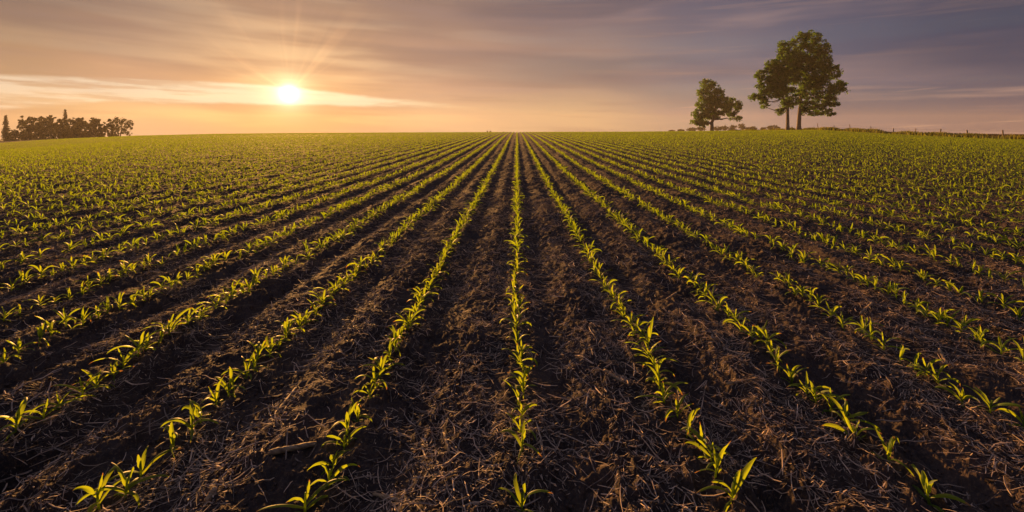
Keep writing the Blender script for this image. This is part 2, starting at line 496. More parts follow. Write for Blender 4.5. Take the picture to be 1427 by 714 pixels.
NV = 16
variants = []
vr = np.random.default_rng(41)
for k in range(NV):
    sp = plant_spec(vr)
    lv = []
    for i, d in enumerate(sp):
        v, f, uv = leaf(d['length'], d['width'], d['phi'], d['th0'], d['droop'], d['twist'], 12, 4, .0012, side=d['side'])
        v[:, 2] += d['h']
        lv.append(mesh('corn_leaf', v, f, M_CORN, uv, np.full(len(v), vr.uniform(0, .6))))
    ht = sp[-1]['h'] + .03
    v, f = tube([(0, 0, -.015), (0, 0, .0), (0.001, .001, ht * .5), (0, .001, ht)], [.0042, .0048, .0042, .0028], 8)
    st_ = mesh('corn_stalk', v, f, M_CORN, np.zeros((len(v), 2)) + [.25, .3], np.full(len(v), .5))
    variants.append((sp, lv, st_))

# base points of the seedlings that can be told apart in the photograph, per row
PTS = {
 -6: [(16,408),(37,399.5),(57,393.6),(73,387.8),(87,382),(102,377.7),(117,372.6)],
 -5: [(5,452),(28,443),(55.5,432),(76.5,424.7),(97,419),(124,407),(141,399.5),(153,395),(176,386),(185,381),(208,373.5)],
 -4: [(6,517),(26,502),(71.5,476),(92,465),(116,463),(150,444),(166.5,437.4),(209,417),(224.5,409),(246,399.5),(261,394.5),(290.5,379),(301,372.6),(314,367.6)],
 -3: [(22,612.5),(83,577),(115,558),(135,545),(172,520),(203,498.5),(224,485),(241,470),(262,462),(282,447),(300,436.5),(315,429),(325,420.5),(347,410.5),(357,400.4),(371,395),(385,386),(399,377),(412,371)],
 -2: [(138,712),(175,695),(196,666),(241,632),(279.5,593),(302,570),(325,545),(343,529),(358,508.6),(376,498.5),(388,487),(402,471),(426,452.5),(440,442.4),(450,427),(470,408),(480,402)],
 -1: [(425,724),(457,688),(464,658),(484,620),(498.5,590),(523,548),(529,522),(545,509),(551,490),(559,476),(572,459),(579,442),(584,432),(590,419),(603,396),(609.5,380),(618,368)],
 0: [(728,724),(727,643),(725,612),(727,590),(724,570),(729,539),(725,513.6),(727,498.5)],
 1: [(833,385),(844.5,409),(863,436),(870,449),(883,473),(898,481),(904,505),(915,529),(919,547),(926,566),(944,584),(957,613),(981,636),(997,676),(1019,710)],
 2: [(962,399),(982,419),(1001,437),(1015.5,447.5),(1032,467.6),(1047.5,477.7),(1061,481),(1075,502),(1084,515),(1104,534),(1124.5,554),(1137,564),(1177,595.6),(1194.5,620),(1238.5,655),(1295.6,708)],
 3: [(1027,370),(1041.6,382),(1055,393.6),(1085,400.4),(1099,409),(1108,418),(1140,437.4),(1157.6,449),(1174.4,461),(1204,474),(1214,481),(1231.6,494),(1254,507.6),(1274.5,519.4),(1309,540.7),(1339.5,562.6),(1426,596)],
 4: [(1145,377),(1169,385),(1190,396),(1199,398),(1219,411),(1237.5,416),(1260,432),(1278,441),(1307,454),(1320,458),(1361,479),(1369.5,484),(1426,512)],
 5: [(1337.5,416),(1368.6,425),(1399,435),(1421,445.4)],
}
plants = []                                   # (X, Z, row)
for k, lst in PTS.items():
    for (px, py) in lst:
        z = F * EYE / (py - Y0 - 1)
        plants.append(((px - X0) * z / F, z, k))
    zz = sorted((F * EYE / (py - Y0 - 1), (px - X0) / (py - Y0 - 1) * EYE) for px, py in lst)
    for (za, xa), (zb, xb) in zip(zz[:-1], zz[1:]):
        if zb - za > .15 and za > 1.75:
            m_ = 1 if zb - za < .28 else 2
            for q in range(m_):
                tq = (q + 1) / (m_ + 1) + .06
                plants.append((xa + (xb - xa) * tq + .012, za + (zb - za) * tq, k))
ZMAX = 126
fx_, fz_ = [], []
pr = np.random.default_rng(5)
for k, x in ROWS.items():
    if abs(x) > 1.24 * ZMAX or x > 64.2: continue
    zlo = max(1.2, abs(x) / 1.17)
    if k in PTS:
        zd = [F * EYE / (py - Y0 - 1) for _, py in PTS[k]]
        zlo = max(zd) + .10
    n = int((ZMAX - zlo) / .115)
    z = zlo + np.arange(n) * .115 + pr.normal(0, .03, n)
    keep = pr.random(n) > .06 + .10 * (vnoise(z * .8, z * 0 + k * 7.7, 31) > .8)
    z = z[keep]
    xx = x + pr.normal(0, .013, len(z)) + .02 * (vnoise(z * .25, z * 0 + 1.3, 32) - .5)
    for a, b in zip(xx[z < 9], z[z < 9]): plants.append((a, b, k))
    fx_.append(xx[z >= 9]); fz_.append(z[z >= 9])
def inview(p): return abs(p[0] / p[1]) < 1.13
vis = sorted([p for p in plants if inview(p)], key=lambda p: p[1])
near = vis[:300]
cut = near[-1][1]
rest = [p for p in plants if not (inview(p) and p[1] <= cut)]
mid_x = np.array([p[0] for p in rest]); mid_z = np.array([p[1] for p in rest])

ORD = ['first', 'second', 'third', 'fourth', 'fifth', 'sixth', 'seventh', 'eighth', 'ninth', 'tenth', 'eleventh', 'twelfth', 'thirteenth',
       'fourteenth', 'fifteenth', 'sixteenth', 'seventeenth', 'eighteenth', 'nineteenth', 'twentieth']
def ordinal(i):
    if i < 20: return ORD[i]
    tens = {2: 'twent', 3: 'thirt', 4: 'fort'}[(i + 1) // 10]
    r_ = (i + 1) % 10
    return tens + ('ieth' if r_ == 0 else 'y-' + (['first'] + ORD[1:9])[r_ - 1])
def rowname(k):
    if k == 0: return 'the centre row'
    sd_ = 'left' if k < 0 else 'right'
    return ('the ' + (['first'] + ORD[1:])[abs(k) - 1] + ' row ' + sd_ + ' of centre')

byrow = {}
for p in near: byrow.setdefault(p[2], []).append(p)
pl = np.random.default_rng(77)
last = -1
for k in sorted(byrow):
    for i, (x, z, _) in enumerate(sorted(byrow[k], key=lambda p: p[1])):
        vi = int(pl.integers(0, NV))
        if vi == last: vi = (vi + 5) % NV
        last = vi
        sp, lv, st_ = variants[vi]
        s_ = pl.uniform(.80, 1.00) if pl.random() > .08 else pl.uniform(.60, .70)
        look = 'small' if s_ < .75 else ('tall' if s_ > .95 else 'green')
        e = link('corn_seedling', None, None, (x, z, float(ground(x, z)) - .002))
        e.empty_display_size = .05
        e.rotation_euler = (pl.normal(0, .07), pl.normal(0, .07), pl.uniform(0, 2 * pi))
        e.scale = (s_, s_, s_ * pl.uniform(.82, 1.02))
        tag(e, '%s corn seedling, %s from the near end of %s' % (look, ordinal(i), rowname(k)), 'corn plant', 'corn seedlings in the nearest rows')
        link('stalk', st_, e)
        for m_ in lv: link('leaf', m_, e)


def scatter(tv, tf_, X, Z, H, rot, sc, lean=None, rr=None):
    """copies of one little template as raw arrays"""
    n = len(X); m_ = len(tv)
    c_, s_ = np.cos(rot)[:, None], np.sin(rot)[:, None]
    tx = tv[None, :, 0] * sc[:, None]; ty = tv[None, :, 1] * sc[:, None]; tz = tv[None, :, 2] * sc[:, None]
    if lean is not None:
        tx = tx + lean[:, :1] * tz; ty = ty + lean[:, 1:] * tz
    v = np.stack([c_ * tx - s_ * ty + X[:, None], s_ * tx + c_ * ty + Z[:, None], tz + H[:, None]], -1)
    f = tf_[None] + (np.arange(n) * m_)[:, None, None]
    return v.reshape(-1, 3), f.reshape(-1, 4), np.repeat(rr, m_)


def template(sp, ns, na, nleaf, wide=1.0):
    g = Geo()
    ids = range(len(sp)) if nleaf >= len(sp) else [1, 2, 3, 4][:nleaf]
    for i in ids:
        d = sp[i]
        v, f, uv = leaf(d['length'], d['width'] * wide, d['phi'], d['th0'], d['droop'], d['twist'], ns, na, side=d['side'])
        v[:, 2] += d['h']
        g.add(v, f)
    return np.vstack(g.v), np.vstack(g.f)


FX = np.concatenate([mid_x] + fx_); FZ = np.concatenate([mid_z] + fz_)
ok = (np.abs(FX / FZ) < 1.22) & (FZ > 1)
FX, FZ = FX[ok], FZ[ok]
G = Geo()
sr = np.random.default_rng(3)
for (z0, z1, ns, na, nl, wd) in ((0, 12, 6, 2, 9, 1.0), (12, 30, 4, 1, 9, 1.05), (30, 60, 3, 1, 9, 1.2), (60, 200, 2, 1, 4, 1.08)):
    q = np.where((FZ >= z0) & (FZ < z1))[0]
    vi = sr.integers(0, NV, len(q))
    for k in range(NV):
        qq = q[vi == k]
        if not len(qq): continue
        tv, tf_ = template(variants[k][0], ns, na, nl, wd)
        n = len(qq)
        v, f, r_ = scatter(tv, tf_, FX[qq], FZ[qq], ground(FX[qq], FZ[qq]), sr.uniform(0, 2 * pi, n), sr.uniform(.74, 1.06, n),
                           sr.normal(0, .1, (n, 2)), sr.uniform(0, 1, n))
        G.add(v, f, None, r_)
fo = link('corn_crop', G.mesh('corn_crop', M_FIELD))
tag(fo, 'young green corn rows running together towards the horizon behind the nearest seedlings', 'corn crop', None, 'stuff')

# ------------------------------------------------------------------ crop residue
def straw_batch(n, z0, z1, lmin, lmax, wmin, wmax, ns, G_, seed, bias=.45, side=3, lift=.004):
    r = np.random.default_rng(seed)
    m_ = int(n * 2.2)
    z = np.sqrt(r.uniform(z0**2, z1**2, m_)); x = r.uniform(-1.2, 1.2, m_) * z
    dn = .6 * vnoise(x * 2.4, z * 2.0, 51) + .4 * vnoise(x * 7, z * 6, 52)
    i = np.clip(np.searchsorted(RX, x), 1, len(RX) - 1)
    p = (x - RX[i - 1]) / (RX[i] - RX[i - 1])
    dn = dn - .22 * np.exp(-((p - .30) / .11)**2) - .25 * np.exp(-(np.minimum(p, 1 - p) / .07)**2)
    keep = (dn + r.uniform(-.16, .16, m_)) > bias
    x, z = x[keep][:n], z[keep][:n]
    n = len(x)
    L = np.exp(r.uniform(np.log(lmin), np.log(lmax), n)); wd = r.uniform(wmin, wmax, n)
    a = r.uniform(0, 2 * pi, n); cur = r.normal(0, .38, n)
    s_ = np.linspace(-.5, .5, ns + 1)
    ang_ = a[:, None] + cur[:, None] * s_[None]
    step_ = L[:, None] / ns
    cx = np.cumsum(np.cos(ang_) * step_, 1) + x[:, None]; cy = np.cumsum(np.sin(ang_) * step_, 1) + z[:, None]
    pitch = r.normal(0, .13, n) if lmax > .06 else r.normal(0, .6, n)
    hb = terrain(x, z) + soil(x, z)
    hz = np.maximum(ground(cx, cy), hb[:, None] - .03) * .55 + hb[:, None] * .45 + lift + np.abs(r.normal(0, .006, n))[:, None] + pitch[:, None] * s_[None] * L[:, None]
    hz = np.maximum(hz, hb[:, None] - .012)
    an = np.linspace(0, 2 * pi, side, endpoint=False) + .4
    nx, ny = -np.sin(ang_), np.cos(ang_)
    flat = r.uniform(.3, 1.0, n)
    tap = np.where(np.abs(s_) > .49, .55, 1.0)[None, :]
    v = np.empty((n, ns + 1, side, 3))
    for q in range(side):
        ca, sa = math.cos(an[q]) * .5, math.sin(an[q]) * .5
        v[:, :, q, 0] = cx + nx * ca * wd[:, None] * tap
        v[:, :, q, 1] = cy + ny * ca * wd[:, None] * tap
        v[:, :, q, 2] = hz + sa * (wd * flat)[:, None] * tap
    loc = np.arange((ns + 1) * side).reshape(ns + 1, side); j = np.roll(loc, -1, 1)
    f1_ = np.stack([loc[:-1], j[:-1], j[1:], loc[1:]], -1).reshape(-1, 4)
    f = (f1_[None] + (np.arange(n) * (ns + 1) * side)[:, None, None]).reshape(-1, 4)
    G_.add(v.reshape(-1, 3), f, None, np.repeat(r.beta(1.1, 2.0, n), (ns + 1) * side))
SG = Geo()
straw_batch(14000, 1.3, 4.2, .025, .13, .0014, .0038, 5, SG, 101, .36)
straw_batch(26000, 1.3, 4.2, .006, .03, .0016, .006, 2, SG, 102, .46)
straw_batch(5200, 1.3, 5, .05, .17, .003, .0065, 4, SG, 103, .38, 4)
straw_batch(7000, 5, 10, .06, .2, .004, .008, 3, SG, 108, .38, 4)
straw_batch(34000, 4.2, 9, .03, .13, .002, .005, 3, SG, 104, .38)
straw_batch(36000, 4.2, 9, .012, .045, .003, .009, 1, SG, 105, .48)
straw_batch(30000, 9, 22, .05, .18, .004, .008, 2, SG, 106, .46)
straw_batch(16000, 22, 50, .06, .2, .008, .014, 1, SG, 107, .50)
so = link('straw_litter', SG.mesh('straw_litter', M_STRAW, smooth=False))
tag(so, 'thin broken straw and husk litter scattered over the soil between the rows', 'straw litter', None, 'stuff')

# loose crumbs of soil
def crumbs(n, z0, z1, smin, smax, seed, G_):
    r = np.random.default_rng(seed)
    z = np.sqrt(r.uniform(z0**2, z1**2, n)); x = r.uniform(-1.2, 1.2, n) * z
    k = vnoise(x * 3, z * 2.5, 71) + r.uniform(-.2, .2, n) > .48
    x, z = x[k], z[k]; n = len(x)
    o = np.array([[1, 0, 0], [-.5, .87, 0], [-.5, -.87, 0], [0, 0, 1], [.3, .2, -.8]])
    cube = np.array([[-1, -1, -1], [1, -1, -1], [1, 1, -1], [-1, 1, -1], [-1, -1, 1], [1, -1, 1], [1, 1, 1], [-1, 1, 1]]) * .6
    fc = np.array([[0, 3, 2, 1], [4, 5, 6, 7], [0, 1, 5, 4], [1, 2, 6, 5], [2, 3, 7, 6], [3, 0, 4, 7]])
    s_ = np.exp(r.uniform(np.log(smin), np.log(smax), n))
    v = cube[None] * s_[:, None, None] * r.uniform(.55, 1.25, (n, 8, 3))
    a = r.uniform(0, 2 * pi, n); c_, sn = np.cos(a)[:, None], np.sin(a)[:, None]
    vx = v[:, :, 0] * c_ - v[:, :, 1] * sn; vy = v[:, :, 0] * sn + v[:, :, 1] * c_
    v = np.stack([vx + x[:, None], vy + z[:, None], v[:, :, 2] + (ground(x, z) + s_ * .25)[:, None]], -1)
    G_.add(v.reshape(-1, 3), (fc[None] + (np.arange(n) * 8)[:, None, None]).reshape(-1, 4))
CG = Geo()
crumbs(26000, 1.3, 5, .0025, .010, 201, CG)
crumbs(26000, 5, 14, .004, .016, 202, CG)
crumbs(1500, 1.3, 8, .009, .022, 203, CG)
co = link('soil_crumbs', CG.mesh('soil_crumbs', M_SOIL, smooth=False))
tag(co, 'loose crumbs of dark soil lying on the tilled ground', 'soil crumbs', None, 'stuff')

# last year's stalk pieces
def stalk_piece(p0, p1, rad, label, split=False, seed=0):
    r = np.random.default_rng(seed)
    def g(p):
        z = F * EYE / (p[1] - Y0); return np.array([(p[0] - X0) * z / F, z])
    a, b = g(p0), g(p1)
    n = 17
    pts = np.array([[*(a + (b - a) * q), 0] for q in np.linspace(0, 1, n)])
    h = ground(pts[:, 0], pts[:, 1])
    h0 = np.polyval(np.polyfit(np.arange(n), h, 1), np.arange(n))
    h0 = h0 + max(0, (h - h0).max() - .006) + rad * .75
    pts[:, 2] = h0
    pts[:, :2] += r.normal(0, rad * .05, (n, 2))
    mid_ = pts.mean(0)
    s_ = np.linspace(0, 1, n)
    rr = rad * (1 + .05 * np.sin(s_ * 5)); rr[int(n * .2)] *= 1.2; rr[int(n * .72)] *= 1.18; rr[0] *= .75; rr[-1] *= .6
    v, f = tube(pts - mid_, rr, 10)
    jag = r.normal(0, rad * .10, v.shape); v = v + jag
    me = mesh('stalk_piece', v, f, M_STALK, None, np.clip(.5 + r.normal(0, .25, len(v)), 0, 1))
    o = link('stalk_piece', me, None, mid_)
    tag(o, label, 'stalk piece', 'pieces of last year\'s corn stalks on the soil')
stalk_piece((374, 653), (441, 630), .0105, 'thick broken stalk with a lit orange upper edge, lying left of the bottom seedlings', seed=1)
stalk_piece((388, 583), (413, 546), .0085, 'pale grey brown stalk piece lying upright in the picture, near left middle', seed=2)
stalk_piece((337, 628), (352, 592), .0062, 'slim leaning grey stalk piece just left below the thicker grey one', seed=3)
stalk_piece((288, 712), (300, 698), .012, 'stub of thick stalk at the very bottom edge left of centre', seed=4)
stalk_piece((632, 600), (657, 577), .0045, 'bright straw yellow stalk sliver glowing in the sun left of centre row', seed=5)
stalk_piece((641, 612), (653, 586), .0036, 'darker thin sliver lying beside the bright straw yellow one', seed=6)
stalk_piece((619, 620), (626, 645), .0060, 'short brown stalk piece pointing downwards between the first left row and centre row', seed=7)
stalk_piece((842, 527), (868, 541), .0072, 'round brown stalk piece beside the dark hollow right of the centre row', seed=8)
stalk_piece((296, 676), (324, 691), .0058, 'flat orange lit husk stick near the bottom left corner', seed=9)
stalk_piece((998, 687), (1021, 690), .0075, 'grey stalk stub beside the lowest seedlings of the first right row', seed=10)
stalk_piece((929, 428), (943, 414), .0080, 'reddish brown stalk piece between first and second rows right of centre', seed=11)
stalk_piece((1012, 546), (1057, 548), .0055, 'long thin brown stick lying level, right of the first right row', seed=12)
stalk_piece((656, 459), (680, 460), .0070, 'level grey stalk piece left of the centre row in middle distance', seed=13)
stalk_piece((1198, 440), (1217, 433), .0085, 'pale flat stalk piece between third and fourth rows right of centre', seed=14)
stalk_piece((520, 680), (560, 700), .0060, 'dull stick near the bottom edge between first left row and centre row', seed=15)
stalk_piece((1309, 492), (1320, 505), .0090, 'thick ribbed stalk stub far right, below the fourth right row', seed=16)

# ------------------------------------------------------------------ trees
def leaf_quads(centers, size, r, up=.3):
    n = len(centers)
    nrm = r.normal(0, 1, (n, 3)); nrm[:, 2] = np.abs(nrm[:, 2]) + up
    nrm /= np.linalg.norm(nrm, axis=1)[:, None]
    a = np.cross(nrm, r.normal(0, 1, (n, 3))); a /= np.linalg.norm(a, axis=1)[:, None] + 1e-9
    b = np.cross(nrm, a)
    s_ = size * r.uniform(.6, 1.35, n)[:, None]
    v = np.stack([centers - a * s_ * .5, centers - b * s_ * .38 + nrm * s_ * .1, centers + a * s_ * .5, centers + b * s_ * .38 + nrm * s_ * .1], 1)
    return v.reshape(-1, 3), np.arange(n * 4).reshape(n, 4)


def limb(p0, p1, r0, r1, r, n=6, bow=.12):
    p0 = np.array(p0, float); p1 = np.array(p1, float)
    L = np.linalg.norm(p1 - p0)
    s_ = np.linspace(0, 1, n)[:, None]
    off = r.normal(0, bow * L * .5, 3)
    pts = p0 + (p1 - p0) * s_ + off * np.sin(s_ * pi) + np.array([0, 0, -.12 * L]) * np.sin(s_ * pi) + r.normal(0, .012 * L, (n, 3)) * np.sin(s_ * pi)
    return pts, np.linspace(r0, r1, n)


def tree(name, X, Z, lobes, trunk_h, trunk_r, n_clump, leaf_size, per, clump_r, label, group=None, mat=None, seed=0, lean=(0, 0), cat='tree', sink=.3, fork=.5):
    """lobes: (dx, dz, height, rx, rz, ry) ellipsoids the twigs fill"""
    r = np.random.default_rng(seed)
    base = np.array([X, Z, float(terrain(X, Z))])
    e = link(name, None, None, base)
    tag(e, label, cat, group)
    lob = np.array(lobes, float)
    vol = lob[:, 3] * lob[:, 4] * lob[:, 5]
    T = Geo(); C_ = Geo()
    top_ = lob[:, 2].max()
    th = trunk_h
    tp = np.array([[0, 0, -sink], [0, 0, 0], [lean[0] * .15, 0, th * .25], [lean[0] * .45, lean[1] * .4, th * .6], [lean[0], lean[1], th]], float)
    v, f = tube(tp, [trunk_r * 1.55, trunk_r * 1.35, trunk_r * 1.02, trunk_r * .92, trunk_r * .8], 10); T.add(v, f)
    crown_c = np.array([(lob[:, 0] * vol).sum() / vol.sum(), (lob[:, 1] * vol).sum() / vol.sum()])
    lead_top = np.array([*crown_c, top_ * .86])
    pts, rr = limb(tp[-1], lead_top, trunk_r * .78, trunk_r * .08, r, 9, .05)
    pts[:, 2] += 0
    v, f = tube(pts, rr, 8); T.add(v, f)
    nodes = [(pts[i], rr[i]) for i in range(len(pts))]
    for L in lob:
        tgt = L[:3] + np.array([0, 0, -L[5] * .15])
        d = [np.linalg.norm((nd - tgt) * [1, 1, 1.0]) + max(0, nd[2] - tgt[2]) * 2.0 for nd, _ in nodes[:9]]
        nd, nr = nodes[int(np.argmin(d))]
        lp, lr = limb(nd, tgt, max(nr * .62, trunk_r * .16), trunk_r * .05, r, 7, .14)
        v, f = tube(lp, lr, 6); T.add(v, f)
        nodes += [(lp[i], lr[i]) for i in range(2, 7)]
    NP = np.array([n_[0] for n_ in nodes])
    cnt = np.maximum(2, (n_clump * vol**.75 / (vol**.75).sum()).astype(int))
    for L, c_n in zip(lob, cnt):
        d = r.normal(0, 1, (c_n, 3)); d /= np.linalg.norm(d, axis=1)[:, None]
        rad = r.uniform(.30, 1.0, c_n)**.55
        cc = L[:3] + d * rad[:, None] * L[[3, 4, 5]]
        for q in cc:
            j = int(np.argmin(((NP - q)**2).sum(1)))
            lp, lr = limb(NP[j], q, trunk_r * .06, trunk_r * .012, r, 4, .10)
            v, f = tube(lp, lr, 4, False); T.add(v, f)
        m_ = r.integers(int(per * .6), int(per * 1.4), c_n)
        ctr = np.repeat(cc, m_, 0)
        outd = np.repeat(d, m_, 0)
        off = r.normal(0, 1, ctr.shape); off /= np.linalg.norm(off, axis=1)[:, None]
        cr = np.repeat(clump_r * r.uniform(.6, 1.35, c_n), m_)[:, None]
        off *= cr * r.uniform(0, 1, (len(off), 1))**.5
        off[:, 2] *= .82
        ctr = ctr + off
        v, f = leaf_quads(ctr, leaf_size, r)
        C_.add(v, f, None, np.repeat(np.clip(np.repeat(r.uniform(0, .7, c_n), m_) + r.uniform(0, .3, len(ctr)), 0, 1), 4))
    link('trunk', T.mesh(name + '_trunk', M_BARK), e)
    link('crown', C_.mesh(name + '_crown', mat or M_TREE, smooth=False), e)
    return e


def lobes_px(lst, bx, by, k, depth=.9):
    return [((x - bx) * k, ((i * 37) % 5 - 2) * .16 * rx * k, (by - y) * k, rx * k, max(rx, ry) * k * depth, ry * k) for i, (x, y, rx, ry) in enumerate(lst)]

kA = 104 / F
tree('maple_tree', (1113 - X0) * kA, 104, lobes_px([(1113, 58, 12, 11), (1132, 53, 11, 10), (1095, 66, 11, 9), (1104, 82, 15, 14), (1124, 76, 17, 15), (1144, 68, 10, 10), (1147, 86, 15, 13), (1160, 100, 13, 12),
     (1136, 104, 18, 16), (1112, 104, 16, 15), (1166, 122, 11, 10), (1147, 126, 16, 14), (1126, 128, 14, 13), (1159, 143, 12, 9), (1140, 148, 12, 9), (1124, 150, 9, 8), (1154, 158, 9, 5), (1090, 78, 7, 7), (1122, 157, 6, 5), (1106, 142, 8, 8), (1134, 160, 7, 4), (1122, 90, 14, 14), (1138, 114, 14, 12)], 1113, 183, kA),
     5.2, .44, 760, .46, 30, .70, 'tallest leafy maple with thick pale trunk, right one of the touching pair', 'maples on the field edge', seed=11, lean=(.3, 0))
tree('maple_tree', (1094 - X0) * kA, 103, lobes_px([(1090, 92, 13, 12), (1074, 94, 11, 10), (1062, 108, 11, 10), (1080, 112, 15, 13), (1064, 122, 10, 9), (1097, 110, 11, 12), (1050, 138, 9, 4), (1063, 138, 9, 8), (1078, 130, 13, 9), (1098, 132, 9, 9),
     (1060, 148, 6, 5), (1086, 156, 7, 5), (1104, 92, 8, 10), (1089, 146, 7, 6), (1098, 150, 5, 5), (1078, 118, 12, 11)], 1094, 184, kA),
     5.4, .35, 430, .46, 30, .70, 'leafy maple with slimmer trunk and one long low left branch, leaning against the tallest maple', 'maples on the field edge', seed=12, lean=(.0, 0))
kB = 150 / F
tree('maple_tree', (992 - X0) * kB, 150, lobes_px([(985, 116, 9, 8), (994, 120, 8, 8), (983, 130, 11, 9), (999, 131, 11, 9), (986, 144, 15, 10), (1006, 141, 12, 9), (1021, 141, 9, 7), (1028, 147, 7, 6), (975, 157, 12, 8), (992, 158, 14, 8),
     (1012, 153, 13, 6), (972, 168, 9, 6), (983, 170, 9, 5), (1024, 163, 7, 3), (1016, 159, 6, 4), (994, 142, 12, 10)], 992, 183, kB),
     3.4, .62, 480, .55, 30, .85, 'smaller round maple standing alone left of the tall pair', 'maples on the field edge', seed=13, sink=.6)

# far trees behind the crest on the right
kC = 380 / F
def far_tree(name, x, yt, hw, label, dist=380, yb=185, mat=None, seed=0, n=26, group='distant trees on the right skyline'):
    k = dist / F; h = (yb - yt) * k; wv = hw * k
    r = np.random.default_rng(seed)
    lb = [((r.uniform(-.45, .45)) * wv, r.uniform(-.3, .3) * wv, h * r.uniform(.45, .78), wv * r.uniform(.45, .6), wv * .5, h * r.uniform(.2, .26)) for _ in range(4)] + [(0, 0, h * .62, wv * .75, wv * .7, h * .36)]
    Xw = (x - X0) * k
    e = tree(name, Xw, dist, lb, h * .25, max(.2, h * .022), int(n * 2), max(.7, h * .08), 20, wv * .2, label, group, mat or M_FAR, seed)
    e.location.z = EYE - (yb - Y0) * k
    return e
far = [(936, 181.5, 5, 'low dark bush tops left end of the right skyline trees'), (949, 180.5, 6, 'low rounded bush left of the smaller maple on the skyline'),
       (964, 178.5, 8, 'hazy round tree just left behind the smaller maple'), (977, 177, 9, 'hazy round tree directly behind the left foliage of the smaller maple'),
       (999, 176, 9, 'hazy tree right behind the smaller maple trunk'), (1010, 175.2, 8, 'hazy tree below the right branch of the smaller maple'), (1022, 174.5, 8, 'second hazy tree right of the smaller maple trunk'),
       (1034, 172, 8, 'tallest round hazy tree between the smaller maple and the pair'), (1044, 177, 6, 'low hazy tree just right of the tallest round hazy one'), (1051, 176, 5, 'last hazy tree before the gap left of the maple pair'),
       (1064, 177.5, 6, 'low hazy tree right after the gap on the skyline'), (1075, 174.5, 7, 'round hazy tree just left of the slimmer maple trunk'), (1083, 175, 6, 'hazy tree touching the slimmer maple trunk'),
       (1103, 177.5, 6, 'hazy low tree seen between the two maple trunks')]
for i, (x, yt, hw, lb) in enumerate(far): far_tree('distant_tree', x, yt, hw, lb, seed=300 + i)
for i, (x, yt, hw, lb) in enumerate([(679, 182.4, 1.7, 'tiny round tree dot, leftmost of the dots on the centre skyline'), (683.5, 182.4, 1.7, 'tiny round tree dot beside the leftmost one on the centre skyline'), (702, 183.2, 1.8, 'tiny flat tree dot nearest to the vanishing rows')]):
    far_tree('distant_tree', x, yt, hw, lb, 600, 186.5, seed=340 + i, n=10, group='tiny trees on the centre skyline')

# left grove
kL = 190 / F
def grove_tree(x, yt, hw, label, dist=190, yb=200, mat=None, seed=0, low=.3, n=90):
    k = dist / F; h = (yb - yt) * k; wv = hw * k
    r = np.random.default_rng(seed)
    lb = []
    for q in range(9):
        hh = r.uniform(low + .08, .9)
        wx = math.sqrt(max(.05, 1 - (2 * (hh - .52))**2))
        lb.append((r.uniform(-.6, .6) * wv * wx, r.uniform(-.4, .4) * wv, h * hh, wv * r.uniform(.28, .45), wv * .4, h * r.uniform(.08, .13)))
    if low < .25:
        for q in (-.62, -.1, .5): lb.append((q * wv, r.uniform(-.3, .3) * wv, h * r.uniform(.14, .3), wv * .5, wv * .4, h * .17))
    lb.append((0, 0, h * .55, wv * .62, wv * .5, h * .24)); lb.append((r.uniform(-.2, .2) * wv, 0, h * .88, wv * .22, wv * .2, h * .10))
    e = tree('broadleaf_tree', (x - X0) * k, dist, lb, h * .28, h * .022, int(n * 2.2), .5, 22, wv * .11, label, 'trees of the grove at the left edge', mat or M_FAR, seed)
    e.location.z = EYE - (yb - Y0) * k
    return e

def conifer(x, yt, hw, label, dist=190, yb=203, seed=0):
    k = dist / F; h = (yb - yt) * k; wv = hw * k
    r = np.random.default_rng(seed)
    e = link('conifer_tree', None, None, ((x - X0) * k, dist, EYE - (yb - Y0) * k))
    tag(e, label, 'tree', 'trees of the grove at the left edge')
    T = Geo(); C_ = Geo()
    v, f = tube([(0, 0, -.5), (0, 0, h * .5), (.1, 0, h)], [.28, .18, .03], 8); T.add(v, f)
    for q in np.linspace(.10, .985, 34):
        rr = wv * (1 - q)**.75 * r.uniform(.75, 1.15) + .12
        for a in r.uniform(0, 2 * pi, 7):
            tip_ = np.array([math.cos(a) * rr, math.sin(a) * rr, h * q - rr * .12 + r.normal(0, .1)])
            p0 = np.array([0, 0, h * q])
            v, f = tube([p0, tip_], [.05, .01], 4, False); T.add(v, f)
            m_ = max(6, int(rr * 14)); s_ = r.uniform(.25, 1, m_)[:, None]
            ctr = p0 + (tip_ - p0) * s_ + r.normal(0, .14, (m_, 3))
            v, f = leaf_quads(ctr, .36, r); C_.add(v, f, None, np.full(len(v), r.uniform(0, 1)))
    link('trunk', T.mesh('conifer_trunk', M_BARK), e)
    link('crown', C_.mesh('conifer_crown', M_CONIF, smooth=False), e)

conifer(8, 161, 6, 'thin pointed conifer at the far left edge of the grove', seed=401)
conifer(91, 153, 6.5, 'pointed conifer standing tallest above the middle of the grove', dist=195, seed=402)
grove_tree(31, 160, 9, 'dark ragged narrow tree just right of the leftmost conifer', dist=193, seed=403, low=.1)
grove_tree(18, 180, 9, 'low light bushy tree just right of the leftmost conifer foot', seed=410, low=.05, n=70)
grove_tree(44, 161, 14, 'broad dark tree with flat ragged top in the left half of the grove', seed=411, low=.1, n=150)
grove_tree(60, 161, 14, 'dark tree with open top, left of the tallest conifer', seed=412, yb=200, low=.1, n=130)
grove_tree(72, 160.5, 13, 'tree with wispy leaning top just left of the tallest conifer', seed=413, yb=199)
grove_tree(84, 166, 13, 'dense tree wrapped round the foot of the tallest conifer', dist=187, seed=414, yb=199, low=.2)
grove_tree(100, 163, 14, 'dense tree just right of the tallest conifer', seed=415, yb=198, low=.1, n=130)
grove_tree(114, 162.5, 14, 'full rounded tree in the right half of the grove', seed=416, yb=198, low=.1, n=130)
grove_tree(130, 164, 13, 'rounded tree at the right end of the solid grove', seed=417, yb=197, low=.1, n=130)
grove_tree(141, 172, 8, 'shorter tree closing the solid grove on its right side', seed=418, yb=196, low=.05, n=70)
